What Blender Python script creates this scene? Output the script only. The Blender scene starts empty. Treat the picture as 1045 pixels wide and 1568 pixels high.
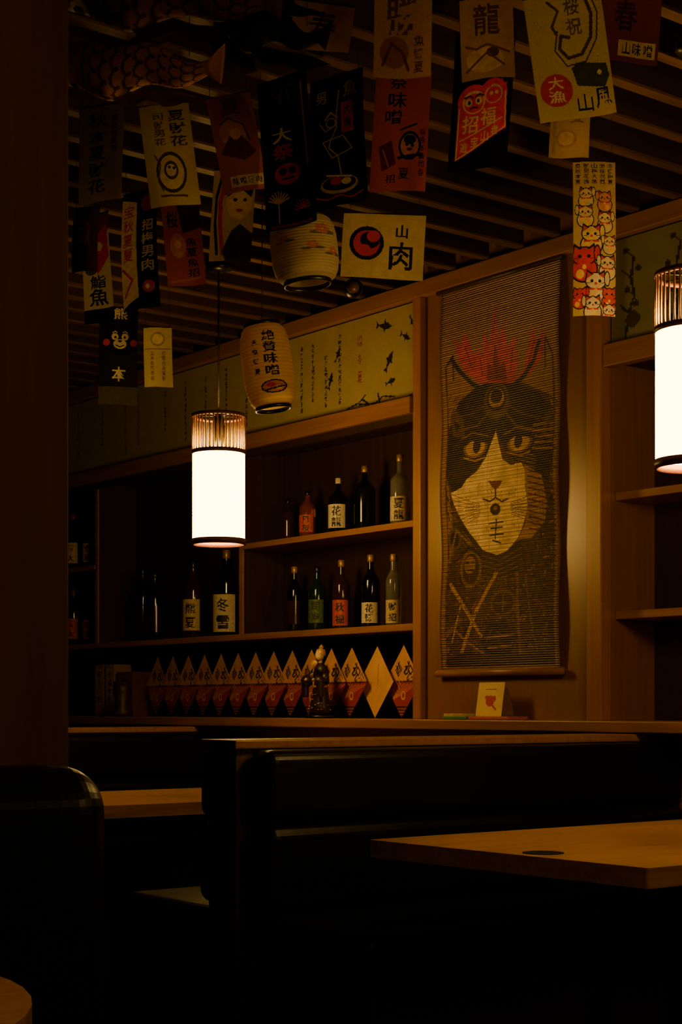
import bpy, bmesh, math, random
import numpy as np
from mathutils import Vector, Matrix
random.seed(7); np.random.seed(7)
scene = bpy.context.scene
COL = scene.collection

def lin(c):
    out=[]
    for v in c[:3]:
        v/=255.0
        out.append(v/12.92 if v<=0.04045 else ((v+0.055)/1.055)**2.4)
    return tuple(out)

# ------------------------------------------------------------ brush characters rasterised from the built-in font
KSTR="勝龍福祭酒魚鮨大漁招財進宝寿司熊味噌肉男山桜花鳥風月梅雪春夏秋冬絶賛祝本"
KM={}
def rast(ch,res=56):
    cu=bpy.data.curves.new('tmp_txt','FONT'); cu.body=ch; cu.size=1; cu.resolution_u=3; cu.offset=0.016
    ob=bpy.data.objects.new('tmp_txt',cu); COL.objects.link(ob)
    bpy.context.view_layer.update()
    ev=ob.evaluated_get(bpy.context.evaluated_depsgraph_get()); me=ev.to_mesh()
    me.calc_loop_triangles()
    V=np.array([v.co[:2] for v in me.vertices]) if len(me.vertices) else np.zeros((0,2))
    T=[tuple(t.vertices) for t in me.loop_triangles]; nv=len(V)
    ev.to_mesh_clear(); bpy.data.objects.remove(ob); bpy.data.curves.remove(cu)
    if nv<8 or not T: return None
    lo=V.min(0); hi=V.max(0); V=(V-lo)/(np.maximum(hi-lo,1e-5)); V[:,1]=1-V[:,1]
    g=(np.arange(res)+.5)/res; X,Y=np.meshgrid(g,g); M=np.zeros((res,res),bool)
    for a,b_,c in T:
        A,Bp,Cp=V[a],V[b_],V[c]
        d1=(Bp[0]-A[0])*(Y-A[1])-(Bp[1]-A[1])*(X-A[0]); d2=(Cp[0]-Bp[0])*(Y-Bp[1])-(Cp[1]-Bp[1])*(X-Bp[0]); d3=(A[0]-Cp[0])*(Y-Cp[1])-(A[1]-Cp[1])*(X-Cp[0])
        M|=((d1>=0)&(d2>=0)&(d3>=0))|((d1<=0)&(d2<=0)&(d3<=0))
    return nv,M
try:
    res=[(ch,rast(ch)) for ch in KSTR]
    cnts=[r[0] for _,r in res if r]
    if len(set(cnts))>8:
        for ch,r in res:
            if r: KM[ch]=r[1]
except Exception as e:
    print('glyph raster failed',e)
print('kanji glyphs:',len(KM))
KK=list(KM.keys())

# ------------------------------------------------------------ materials
def new_mat(name):
    m=bpy.data.materials.new(name); m.use_nodes=True
    nt=m.node_tree; b=nt.nodes['Principled BSDF']
    return m,nt,b
def plain(name,rgb,rough=0.5,metal=0.0,var=0.15,scale=30,bump=0.0,spec=0.5,trans=0.0,coat=0.0):
    m,nt,b=new_mat(name); c=lin(rgb)
    tc=nt.nodes.new('ShaderNodeTexCoord'); n=nt.nodes.new('ShaderNodeTexNoise')
    n.inputs['Scale'].default_value=scale; n.inputs['Detail'].default_value=4
    nt.links.new(tc.outputs['Object'],n.inputs['Vector'])
    r=nt.nodes.new('ShaderNodeValToRGB')
    r.color_ramp.elements[0].position=0.3; r.color_ramp.elements[1].position=0.7
    r.color_ramp.elements[0].color=(*[x*(1-var) for x in c],1)
    r.color_ramp.elements[1].color=(*[min(1,x*(1+var)) for x in c],1)
    nt.links.new(n.outputs['Fac'],r.inputs['Fac']); nt.links.new(r.outputs['Color'],b.inputs['Base Color'])
    b.inputs['Roughness'].default_value=rough; b.inputs['Metallic'].default_value=metal
    b.inputs['Specular IOR Level'].default_value=spec
    b.inputs['Transmission Weight'].default_value=trans
    b.inputs['Coat Weight'].default_value=coat
    if bump:
        bp=nt.nodes.new('ShaderNodeBump'); bp.inputs['Strength'].default_value=bump; bp.inputs['Distance'].default_value=0.002
        nt.links.new(n.outputs['Fac'],bp.inputs['Height']); nt.links.new(bp.outputs['Normal'],b.inputs['Normal'])
    return m
def wood(name,rgb,axis='z',rough=0.4,dark=0.6,spec=0.5):
    m,nt,b=new_mat(name); c=lin(rgb)
    tc=nt.nodes.new('ShaderNodeTexCoord'); mp=nt.nodes.new('ShaderNodeMapping')
    s={'x':(0.7,14,14),'y':(14,0.7,14),'z':(14,14,0.7)}[axis]
    mp.inputs['Scale'].default_value=s
    n=nt.nodes.new('ShaderNodeTexNoise'); n.inputs['Scale'].default_value=3.5; n.inputs['Detail'].default_value=7; n.inputs['Distortion'].default_value=0.6
    nt.links.new(tc.outputs['Object'],mp.inputs['Vector']); nt.links.new(mp.outputs['Vector'],n.inputs['Vector'])
    r=nt.nodes.new('ShaderNodeValToRGB')
    r.color_ramp.elements[0].position=0.3; r.color_ramp.elements[1].position=0.72
    r.color_ramp.elements[0].color=(*[x*dark for x in c],1); r.color_ramp.elements[1].color=(*c,1)
    nt.links.new(n.outputs['Fac'],r.inputs['Fac']); nt.links.new(r.outputs['Color'],b.inputs['Base Color'])
    bp=nt.nodes.new('ShaderNodeBump'); bp.inputs['Strength'].default_value=0.12; bp.inputs['Distance'].default_value=0.002
    nt.links.new(n.outputs['Fac'],bp.inputs['Height']); nt.links.new(bp.outputs['Normal'],b.inputs['Normal'])
    b.inputs['Roughness'].default_value=rough; b.inputs['Specular IOR Level'].default_value=spec
    b.inputs['Specular Tint'].default_value=(1.0,0.88,0.6,1)
    return m
def painted(name,rough=0.7,transl=0.25,weave=400,spec=0.3,amt=0.25):
    """printed cloth / paper: colour from the painted attribute, fine weave noise"""
    m,nt,b=new_mat(name)
    a=nt.nodes.new('ShaderNodeAttribute'); a.attribute_name='paint'
    tc=nt.nodes.new('ShaderNodeTexCoord'); n=nt.nodes.new('ShaderNodeTexNoise'); n.inputs['Scale'].default_value=weave
    nt.links.new(tc.outputs['Object'],n.inputs['Vector'])
    mr=nt.nodes.new('ShaderNodeMapRange'); mr.inputs['To Min'].default_value=1-amt; mr.inputs['To Max'].default_value=1+amt*0.4
    nt.links.new(n.outputs['Fac'],mr.inputs['Value'])
    mx=nt.nodes.new('ShaderNodeVectorMath'); mx.operation='SCALE'
    nt.links.new(a.outputs['Color'],mx.inputs[0]); nt.links.new(mr.outputs['Result'],mx.inputs['Scale'])
    nt.links.new(mx.outputs['Vector'],b.inputs['Base Color'])
    b.inputs['Roughness'].default_value=rough; b.inputs['Specular IOR Level'].default_value=spec
    if transl>0:
        t=nt.nodes.new('ShaderNodeBsdfTranslucent'); mix=nt.nodes.new('ShaderNodeMixShader'); mix.inputs['Fac'].default_value=transl
        nt.links.new(mx.outputs['Vector'],t.inputs['Color'])
        out=nt.nodes['Material Output']
        nt.links.new(b.outputs['BSDF'],mix.inputs[1]); nt.links.new(t.outputs['BSDF'],mix.inputs[2]); nt.links.new(mix.outputs['Shader'],out.inputs['Surface'])
    return m
def emis(name,rgb,strength):
    m,nt,b=new_mat(name)
    b.inputs['Base Color'].default_value=(0.8,0.75,0.6,1)
    b.inputs['Emission Color'].default_value=(*rgb,1); b.inputs['Emission Strength'].default_value=strength
    return m

M_trim=wood('wood_trim',(170,114,54),'z',0.34,0.7,1.0)
M_trimx=wood('wood_trim_long',(158,106,52),'x',0.42,0.65)
M_panel=wood('wood_wall_panel',(138,94,46),'z',0.38,0.75,1.0)
for mm in (M_panel,M_trim):   # clear lacquer over the veneer
    pb=mm.node_tree.nodes['Principled BSDF']; pb.inputs['Coat Weight'].default_value=.8; pb.inputs['Coat Roughness'].default_value=.34; pb.inputs['Coat IOR'].default_value=1.6; pb.inputs['Coat Tint'].default_value=(1,.9,.65,1)
M_niche=wood('wood_niche_back',(60,37,24),'z',0.6,0.6,0.3)
M_shelf=wood('wood_shelf',(165,112,56),'x',0.4,0.65)
M_slat=wood('wood_ceiling_slat',(56,36,23),'y',0.6,0.6,0.3)
M_slat_lit=wood('wood_slat_lit_edge',(105,74,42),'y',0.6,0.4,0.3)  # paler underside strip: light on the slat bottoms put into the colour
M_dark=wood('wood_dark',(60,38,25),'z',0.5,0.6)
M_column=wood('wood_column',(92,60,38),'z',0.6,0.7,0.3)
M_table=wood('wood_tabletop',(190,138,66),'y',0.30,0.55,0.5)
M_leather=plain('black_leather',(9,8,7),0.36,0,0.2,60,0.3,0.25)
M_ceil=plain('ceiling_paint',(12,10,8),0.9,0,0.2,5)
M_floor=wood('floor_boards',(28,20,15),'x',0.5,0.6,0.3)
M_wall=plain('plaster',(60,42,30),0.85,0,0.15,8)
M_black=plain('black_lacquer',(15,13,12),0.35,0,0.1,40)
M_cord=plain('black_cord',(12,11,10),0.6,0,0.1,40)
M_bamboo=plain('bamboo_bars',(205,165,55),0.5,0,0.15,30)
M_rim=plain('lamp_rim_wood',(105,60,25),0.4,0,0.1,30)
M_shade=emis('paper_shade_lit',(1.0,0.595,0.15),25)
M_shade2=emis('paper_shade_dimmed',(1.0,0.595,0.15),9)
M_paint=painted('printed_cloth',0.7,0.3,400,0.3,0.3)
M_paper=painted('printed_paper',0.6,0.0,250,0.4,0.25)
M_scroll=painted('bamboo_scroll',0.42,0.0,160,0.6,0.3)
M_lant=painted('lantern_paper',0.6,0.5,150,0.3,0.15)
G_dark=plain('glass_dark',(10,14,10),0.08,0,0.1,10,0,0.6)
G_green=plain('glass_green',(14,40,22),0.08,0,0.1,10,0,0.6)
G_brown=plain('glass_brown',(50,25,10),0.08,0,0.1,10,0,0.6)
G_clear=plain('glass_clear',(225,225,210),0.05,0,0.02,10,0,0.5,0.9)
G_amber=plain('glass_amber',(150,70,20),0.08,0,0.05,10,0,0.5,0.6)
M_label=plain('label_cream',(190,165,115),0.6,0,0.25,90)
M_labelw=plain('label_white',(205,190,155),0.6,0,0.2,120)
M_labelg=plain('label_green',(70,95,55),0.6,0,0.3,90)
M_labelr=plain('label_red',(180,70,50),0.6,0,0.3,90)
M_capg=plain('cap_gold',(170,130,55),0.4,0.5,0.1,40)
M_capr=plain('cap_red',(120,30,20),0.4,0,0.1,40)
M_ink=plain('ink',(20,16,14),0.6,0,0.1,40)
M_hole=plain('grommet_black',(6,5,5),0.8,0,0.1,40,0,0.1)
# woven bamboo relief on the scroll: thin horizontal splints
nt=M_scroll.node_tree; bs=nt.nodes['Principled BSDF']
tc=nt.nodes.new('ShaderNodeTexCoord'); wv=nt.nodes.new('ShaderNodeTexWave'); wv.bands_direction='Z'; wv.inputs['Scale'].default_value=38; wv.inputs['Distortion'].default_value=.4
bp=nt.nodes.new('ShaderNodeBump'); bp.inputs['Strength'].default_value=.8; bp.inputs['Distance'].default_value=.003
nt.links.new(tc.outputs['Object'],wv.inputs['Vector']); nt.links.new(wv.outputs['Fac'],bp.inputs['Height']); nt.links.new(bp.outputs['Normal'],bs.inputs['Normal'])
bs.inputs['Specular Tint'].default_value=(1,.82,.5,1)

# ------------------------------------------------------------ mesh builder
class B:
    def __init__(s,name): s.name=name; s.bm=bmesh.new(); s.mats=[]
    def mi(s,m):
        if m not in s.mats: s.mats.append(m)
        return s.mats.index(m)
    def merge(s,t,m,smooth=False,mat=None):
        i=s.mi(m)
        if mat is not None: t.transform(mat)
        for f in t.faces: f.material_index=i; f.smooth=smooth
        me=bpy.data.meshes.new('tmp'); t.to_mesh(me); t.free()
        s.bm.from_mesh(me); bpy.data.meshes.remove(me)
    def box(s,lo,hi,m,bev=0.0,seg=2,mat=None,smooth=False):
        t=bmesh.new(); bmesh.ops.create_cube(t,size=1)
        for v in t.verts:
            v.co=Vector([(lo[k]+hi[k])/2+v.co[k]*(hi[k]-lo[k]) for k in range(3)])
        if bev>0: bmesh.ops.bevel(t,geom=list(t.edges),offset=bev,segments=seg,affect='EDGES',profile=0.5)
        s.merge(t,m,smooth,mat); return s
    def lathe(s,prof,c,m,segs=24,sx=1,sy=1,mat=None,smooth=True,a0=0,a1=2*math.pi):
        t=bmesh.new(); rings=[]; full=abs(a1-a0-2*math.pi)<1e-6
        n=segs if full else segs+1
        for r,z in prof:
            rings.append([t.verts.new((r*sx*math.cos(a0+(a1-a0)*k/segs),r*sy*math.sin(a0+(a1-a0)*k/segs),z)) for k in range(n)])
        for a,b in zip(rings,rings[1:]):
            for k in range(segs):
                k2=(k+1)%n
                try: t.faces.new((a[k],a[k2],b[k2],b[k]))
                except ValueError: pass
        bmesh.ops.remove_doubles(t,verts=t.verts,dist=1e-6)
        M=Matrix.Translation(Vector(c))
        if mat is not None: M=M@mat
        s.merge(t,m,smooth,M)
    def tube(s,p,q,r,m,segs=8,r2=None):
        p=Vector(p); q=Vector(q); d=q-p; L=d.length
        r2=r if r2 is None else r2
        rot=Vector((0,0,1)).rotation_difference(d.normalized()).to_matrix().to_4x4()
        s.lathe([(0,0),(r,0),(r2,L),(0,L)],p,m,segs,mat=rot)
    def done(s,parent=None):
        me=bpy.data.meshes.new(s.name); s.bm.normal_update(); s.bm.to_mesh(me); s.bm.free()
        for m in s.mats: me.materials.append(m)
        o=bpy.data.objects.new(s.name,me); COL.objects.link(o)
        if parent: o.parent=parent
        return o

# ------------------------------------------------------------ painted grids
class Cv:
    def __init__(s,W,H,bg,var=0.12):
        s.W,s.H=W,H; s.A=H/W
        s.a=np.ones((H,W,3))*np.array(lin(bg))
        x=(np.arange(W)+.5)/W; y=(np.arange(H)+.5)/H
        s.X,s.Y=np.meshgrid(x,y)
        n=np.random.rand(H//8+3,W//8+3)
        yi=np.arange(H)/8; xi=np.arange(W)/8; y0=yi.astype(int); x0=xi.astype(int); fy=(yi-y0)[:,None]; fx_=(xi-x0)[None,:]
        n=(n[y0][:,x0]*(1-fy)*(1-fx_)+n[y0+1][:,x0]*fy*(1-fx_)+n[y0][:,x0+1]*(1-fy)*fx_+n[y0+1][:,x0+1]*fy*fx_)
        s.n=n
        s.a*=(1-var*2*n)[:,:,None]
    def put(s,mask,c): s.a[mask]=np.array(lin(c)); return s
    def r(s,x0,y0,x1,y1,c): s.put((s.X>=x0)&(s.X<x1)&(s.Y>=y0)&(s.Y<y1),c); return s
    def e(s,cx,cy,rx,ry,c): s.put(((s.X-cx)/rx)**2+((s.Y-cy)/ry)**2<1,c); return s
    def l(s,x0,y0,x1,y1,th,c):
        ax,ay=x0,y0*s.A; bx,by=x1,y1*s.A; px=s.X; py=s.Y*s.A
        dx,dy=bx-ax,by-ay; L=dx*dx+dy*dy+1e-12
        t=np.clip(((px-ax)*dx+(py-ay)*dy)/L,0,1)
        d=np.hypot(px-ax-t*dx,py-ay-t*dy); s.put(d<th,c); return s
    def pl(s,pts,th,c):
        for a,b in zip(pts,pts[1:]): s.l(a[0],a[1],b[0],b[1],th,c)
        return s
    def p(s,pts,c):
        ins=np.zeros(s.X.shape,bool); n=len(pts)
        for i in range(n):
            x1,y1=pts[i]; x2,y2=pts[(i+1)%n]
            if y1==y2: continue
            cond=((s.Y>min(y1,y2))&(s.Y<=max(y1,y2)))&(s.X<(s.Y-y1)*(x2-x1)/(y2-y1)+x1)
            ins^=cond
        s.put(ins,c); return s
    def g(s,cx,cy,w,h,c,seed=0,th=None):
        """brush-written character"""
        if KK:
            ch=seed if isinstance(seed,str) and seed in KM else random.Random(str(seed)).choice(KK)
            M=KM[ch]; n=M.shape[0]
            u=((s.X-cx)/w+.5); v=((s.Y-cy)/h+.5); ok=(u>=0)&(u<1)&(v>=0)&(v<1)
            mk=np.zeros(s.X.shape,bool); mk[ok]=M[(v[ok]*n).astype(int),(u[ok]*n).astype(int)]
            return s.put(mk,c)
        R=random.Random(str(seed)); th=(th or w*0.07)*.7
        n=R.randint(2,4)
        ys=[cy-h*.4+h*.8*i/n for i in range(n+1)]
        for y in ys:
            k=R.uniform(.25,.5); o=R.uniform(-.1,.1)*w
            s.l(cx-w*k+o,y+R.uniform(0,.06)*h,cx+w*k+o,y-R.uniform(0,.06)*h,th*R.uniform(.7,1.2),c)
        s.l(cx+R.uniform(-.15,.15)*w,cy-h*.48,cx+R.uniform(-.1,.1)*w,cy+h*.45,th,c)
        if R.random()<.6:
            s.l(cx,cy,cx-w*.42,cy+h*.46,th,c); s.l(cx,cy,cx+w*.44,cy+h*.46,th*1.2,c)
        return s
    def col(s,cx,y0,y1,w,c,seed,n,th=None):
        h=(y1-y0)/n
        for i in range(n): s.g(cx,y0+h*(i+.5),w,h*.85,c,seed+i,th)
        return s
class CM:
    def __init__(s): s.v=[];s.f=[];s.c=[]
    def grid(s,cv,fn):
        W,H=cv.W,cv.H; base=len(s.v)
        u,t=np.meshgrid(np.linspace(0,1,W+1),np.linspace(0,1,H+1))
        P=np.stack(fn(u.ravel(),t.ravel()),axis=1)
        s.v.extend(map(tuple,P.tolist()))
        i=np.arange(W)[None,:]+np.arange(H)[:,None]*(W+1); i=i.ravel()+base
        F=np.stack([i,i+W+1,i+W+2,i+1],axis=1)
        s.f.extend(map(tuple,F.tolist()))
        s.c.append(cv.a.reshape(-1,3))
    def rod(s,p,q,r,col,seg=5):
        p=Vector(p);q=Vector(q);d=(q-p).normalized()
        a=d.orthogonal().normalized(); b=d.cross(a); base=len(s.v)
        for e in (p,q):
            for k in range(seg):
                an=2*math.pi*k/seg; s.v.append(tuple(e+(a*math.cos(an)+b*math.sin(an))*r))
        for k in range(seg):
            k2=(k+1)%seg; s.f.append((base+k,base+k2,base+seg+k2,base+seg+k))
        s.c.append(np.ones((seg,3))*np.array(lin(col)))
    def done(s,name,mat,smooth=True):
        me=bpy.data.meshes.new(name); me.from_pydata(s.v,[],s.f)
        C=np.concatenate(s.c,axis=0); C=np.concatenate([C,np.ones((len(C),1))],axis=1)
        C=np.repeat(C,4,axis=0).astype(np.float32)
        at=me.color_attributes.new('paint','FLOAT_COLOR','CORNER'); at.data.foreach_set('color',C.ravel())
        if smooth: me.polygons.foreach_set('use_smooth',np.ones(len(me.polygons),bool))
        me.materials.append(mat); me.update()
        o=bpy.data.objects.new(name,me); COL.objects.link(o); return o

K=(18,15,14);R_=(200,38,22);C_=(225,200,142);T_=(200,155,85);W_=(230,214,178);Y_=(228,184,75);PK=(215,110,120);GR=(70,100,60);BR=(95,55,35);DR=(118,28,18)

# ============================================================ ROOM
XL,XR,YF=-9.5,1.6,-6.0
B('floor').box((XL-.1,YF-.1,-.05),(XR+.1,.35,0),M_floor).done()
B('ceiling').box((XL-.1,YF-.1,2.98),(XR+.1,.35,3.05),M_ceil).done()
B('wall_left').box((XL-.1,YF,0),(XL,.32,2.98),M_wall).done()
B('wall_right').box((XR,YF,0),(XR+.1,.32,2.98),M_wall).done()
B('wall_front').box((XL,YF-.1,0),(XR,YF,2.98),M_wall).done()
B('wall_back').box((XL,.22,0),(XR,.32,2.98),M_niche).done()
B('wall_back_wainscot').box((XL,0,0),(XR,.22,.998),M_panel).done()
B('wall_back_panel').box((-4.738,0,1.0355),(-3.79,.22,2.98),M_panel).done()
B('wall_back_upper').box((XL,0,2.215),(-4.738,.22,2.98),M_dark).done()
B('wall_back_upper').box((-3.79,0,2.245),(XR,.22,2.98),M_dark).done()
b=B('trim_ledge'); b.box((XL,-.16,.998),(XR,.219,1.035),M_trimx,.004); b.done()
b=B('trim_crown'); b.box((XL,-.035,2.655),(XR,-.001,2.715),M_trimx,.003); b.done()
b=B('trim_post'); b.box((-4.761,-.03,1.035),(-4.715,.0,2.655),M_trim,.003); b.box((-4.761,0,1.035),(-4.738,.22,2.215),M_trim); b.done()
b=B('trim_post'); b.box((-3.83,-.05,1.035),(-3.762,.0,2.655),M_trim,.003); b.box((-3.79,0,1.035),(-3.762,.22,2.245),M_panel); b.done()
b=B('ceiling_slats')
x=XL+.1
while x<XR-.05:
    b.box((x,YF+.02,2.724),(x+.035,-.036,2.84),M_slat); b.box((x-.001,YF+.02,2.717),(x+.036,-.036,2.7245),M_slat_lit)
    x+=.18
for y in (-1.2,-3.2,-5.2): b.box((XL+.02,y,2.84),(XR-.02,y+.06,2.9),M_dark)
b.done()
def one(name,lo,hi,mt,bev=0.0): B(name).box(lo,hi,mt,bev).done()
b=B('trim_shelf_header'); b.box((XL,-.045,2.215),(-4.761,.0,2.28),M_trimx,.003); b.box((XL,-.025,2.185),(-4.761,.0,2.215),M_dark); b.done()
one('wall_shelf',(XL,-.01,1.78),(-7.271,.219,1.805),M_shelf,.002)
one('wall_shelf',(-5.949,-.01,1.78),(-4.762,.219,1.805),M_shelf,.002)
one('wall_shelf',(XL,-.015,1.378),(-4.762,.219,1.405),M_shelf,.002)
for xd in (-5.975,-7.27):
    b=B('shelf_divider'); b.box((xd,.0,1.4055),(xd+.025,.219,2.215),M_niche); b.box((xd-.001,-.008,1.4055),(xd+.026,0,2.185),M_shelf); b.done()
one('trim_shelf_header',(-3.762,-.045,2.225),(XR,.0,2.30),M_trimx,.003)
for z0 in (1.78,1.378): one('wall_shelf',(-3.761,.02,z0),(-2.451,.219,z0+.027),M_shelf,.002); one('wall_shelf',(-2.424,.02,z0),(XR,.219,z0+.027),M_shelf,.002)
one('shelf_divider',(-2.45,.01,1.036),(-2.425,.219,2.225),M_shelf,.002)

# ------------------------------------------------------------ friezes
cv=Cv(1100,84,(168,152,98),.06)
def fx(X): return (X+9.45)/(9.45-4.765)
IK=(58,48,28)
for i,X in enumerate([-9.2,-9.0,-8.75,-8.5,-8.2,-7.95,-7.7,-7.45,-7.2,-6.97,-6.85,-6.6,-6.42,-6.25,-6.08,-5.92,-5.75,-5.593,-5.51,-5.431]):
    cv.col(fx(X),.12,.9-.1*(i%3),.0036,IK,i*11,11,.0006)
cv.col(fx(-5.342),.3,.9,.004,IK,5,9,.0008); cv.col(fx(-5.248),.1,.9,.004,IK,15,12,.0008)
for k in range(3): cv.g(fx(-5.116),.25+.2*k,.006,.13,(140,45,25),60+k,.0012)
def fish(X,t,s,ang=0.0):
    cx=fx(X); d=(26,23,16); ca,sa=math.cos(ang),math.sin(ang); k=.0075*s
    def tr(a,b): return (cx+k*(a*ca-b*sa),t+k*(a*sa+b*ca)*12.8)
    cv.p([tr(1.1,0),tr(.5,.32),tr(-.4,.2),tr(-.8,.05),tr(-1.3,.4),tr(-1.15,0),tr(-1.3,-.4),tr(-.8,-.08),tr(-.4,-.22),tr(.5,-.32)],d)
    cv.p([tr(.3,.2),tr(0,.65),tr(-.15,.2)],d); cv.p([tr(.3,-.2),tr(0,-.65),tr(-.15,-.2)],d)
fish(-4.96,.16,1.2,.2);fish(-4.93,.55,1.1,-1.0);fish(-4.92,.78,.8,-.2);fish(-5.31,.6,.9,-1.2);fish(-4.83,.34,.8,.5);fish(-5.26,.33,.8,-1.0);fish(-4.79,.2,.7,1.0)
cv.pl([(fx(-5.2),.97),(fx(-5.12),.93),(fx(-5.08),.86)],.0007,(30,28,20)); cv.pl([(fx(-5.12),.95),(fx(-5.02),.98),(fx(-4.97),.92),(fx(-4.9),.95)],.0007,(30,28,20)); cv.l(fx(-5.1),.9,fx(-5.06),.97,.001,(30,28,20)); cv.l(fx(-5.0),.88,fx(-4.99),.98,.001,(30,28,20))
m=CM(); m.grid(cv,lambda u,t:(-9.45+u*(9.45-4.765),np.full_like(u,-.006),2.65-t*.365)); m.done('wall_frieze_poster',M_paper,False)
cv=Cv(700,60,(130,124,84),.12)
R=random.Random(5)
for k in range(26):
    x0=.012+k*.038; y=.95; pts=[(x0,y)]
    for j in range(4):
        x0+=R.uniform(-.004,.007); y-=R.uniform(.12,.25); pts.append((x0,y)); cv.l(x0,y,x0+R.choice([-.008,.008]),y-.1,.0007,(48,42,30)); cv.e(x0+R.choice([-.006,.006]),y-.08,.0025,.03,(52,44,32))
    cv.pl(pts,.0011,(45,40,30)); cv.e(pts[0][0]+.006,.8,.006,.08,(60,50,36))
    if k%3==1: cv.col(x0+.018,.1,.6,.007,(45,38,28),k,4,.001)
m=CM(); m.grid(cv,lambda u,t:(-3.755+u*5.3,np.full_like(u,-.006),2.65-t*.345)); m.done('wall_frieze_poster',M_paper,False)

# ------------------------------------------------------------ cat warrior hanging scroll
cv=Cv(230,530,(168,120,68),.16)
def q(x,y):
    s=(x-680)/182; yt=443-56*s; return (s,(y-yt)/(1032-yt))
def P(pts,c): cv.p([q(*p) for p in pts],c)
def L(pts,th,c): cv.pl([q(*p) for p in pts],th,c)
def E(x,y,rx,ry,c):
    a=q(x,y); cv.e(a[0],a[1],rx/182,ry/610,c)
D1=(26,18,14);D2=(56,38,26);MB=(84,57,36);O_=(205,58,26);CR=(255,218,145);GD=(170,124,66);LT=(170,124,70)
L([(692,1020),(690,560),(702,542),(702,580)],.006,D2); L([(853,1010),(853,540),(843,512),(842,560)],.006,D2)
P([(692,655),(705,625),(735,592),(770,575),(812,585),(846,602),(852,640),(856,1022),(690,1022),(688,900),(700,800),(690,700)],MB)
R=random.Random(3)
for k in range(1500):
    x=R.uniform(690,854); y=R.uniform(690,1018); l=R.uniform(3,11); a=R.uniform(-1.4,1.4)
    if y<720 and 705<x<840: continue
    L([(x,y),(x+l*math.sin(a)*.6,y+l*math.cos(a))],R.uniform(.002,.007),R.choice([D1,D1,D2,(118,82,48),(150,106,60),MB]))
# dark fur of the head
P([(691,685),(695,645),(710,612),(738,590),(768,577),(798,584),(830,598),(851,628),(855,690),(848,738),(812,716),(786,694),(768,660),(752,700),(730,732),(702,756),(690,728)],D1)
for k in range(260):
    x=R.uniform(696,852); y=R.uniform(600,725)
    if abs(x-768)<(y-655)*.5: continue
    L([(x,y),(x+(x-768)*.08,y+R.uniform(5,13))],.003,R.choice([D2,(50,35,24),(88,60,38)]))
def flame(pts): P(pts,O_)
flame([(742,584),(733,558),(741,528),(748,546),(751,500),(760,524),(767,460),(775,515),(782,486),(787,530),(799,510),(802,556),(796,584)])
flame([(742,582),(720,566),(708,542),(702,512),(714,528),(721,504),(733,534),(744,556)])
flame([(794,584),(812,562),(817,532),(826,494),(830,520),(843,500),(839,542),(820,570)])
P([(754,580),(757,552),(764,560),(768,520),(775,558),(783,548),(785,580)],(128,32,16))
for a,b_ in (((722,530),(732,562)),((827,520),(817,558)),((768,480),(764,510)),((745,545),(748,572)),((795,530),(791,568))): L([a,b_],.005,(128,32,16))
L([(699,548),(712,566),(730,584),(752,598)],.014,D1); L([(834,520),(826,548),(810,574),(786,596)],.014,D1)
L([(699,548),(693,556)],.008,D1)
E(768,612,20,28,(96,70,42));E(768,608,15,19,D1);E(768,607,12,15,GD);E(768,604,9,11,D1)
for s_ in (-1,1):
    L([(768+s_*12,628),(768+s_*30,650),(768+s_*62,658)],.006,(114,80,46)); L([(768+s_*16,618),(768+s_*40,632),(768+s_*72,640)],.005,(88,62,38))
P([(700,668),(694,640),(700,622),(716,640),(718,668)],(96,70,42));P([(704,662),(700,642),(711,650)],D1)
P([(836,668),(838,640),(847,622),(853,650),(852,672)],(96,70,42));P([(842,662),(846,644),(849,664)],D1)
for k in range(5): L([(824,650+k*9),(852,646+k*10)],.006,(160,116,66)); L([(800,690+k*6),(828,698+k*6)],.004,(128,92,52))
for cx,cy,d in ((736,684,1),(804,676,-1)):
    E(cx,cy,23,22,D1);E(cx,cy,19,16,(132,94,52));E(cx,cy,15,13,(214,164,80));E(cx+2*d,cy-2,6,11,K)
    L([(cx-21,cy-3),(cx-6,cy-14),(cx+18,cy-11)],.014,D1);L([(cx-24,cy-12),(cx-6,cy-23),(cx+20,cy-18)],.005,(140,100,58))
    L([(cx-18,cy+16),(cx,cy+21),(cx+16,cy+15)],.005,(180,132,74))
# white blaze and muzzle
P([(767,658),(774,684),(779,702),(792,712),(808,708),(815,722),(814,745),(817,775),(810,802),(800,826),(783,845),(768,851),(747,843),(726,816),(713,794),(703,772),(698,755),(716,746),(724,733),(741,720),(753,700)],CR)
P([(812,710),(838,728),(845,770),(841,800),(820,826),(800,828),(812,802),(817,770)],(182,132,78))
for k in range(11): L([(818,720+k*9),(843,727+k*9)],.004,D2)
for k in range(8): L([(744,772+k*2.5),(724,766+k*5),(698,756+k*9)],.002,(135,94,54)); L([(792,770+k*2.5),(814,762+k*5),(838,752+k*9)],.002,(115,80,46))
for k in range(60):
    x=R.uniform(722,804); y=R.uniform(735,835); L([(x,y),(x+R.uniform(-3,3),y+R.uniform(3,8))],.0022,R.choice([(210,165,102),(188,142,84)]))
P([(758,736),(780,736),(774,746),(769,750),(764,746)],(122,54,34));L([(769,750),(769,762)],.005,D2);L([(769,762),(760,768),(750,764)],.005,D2);L([(769,762),(778,768),(788,764)],.005,D2)
E(768,780,8,9,D1);E(768,778,3,3,GD)
L([(758,802),(779,799)],.005,D1);L([(760,810),(777,808)],.005,D1);L([(769,796),(766,826)],.005,D1);L([(758,820),(778,818)],.005,D1);L([(762,828),(774,832)],.005,D1)
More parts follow.
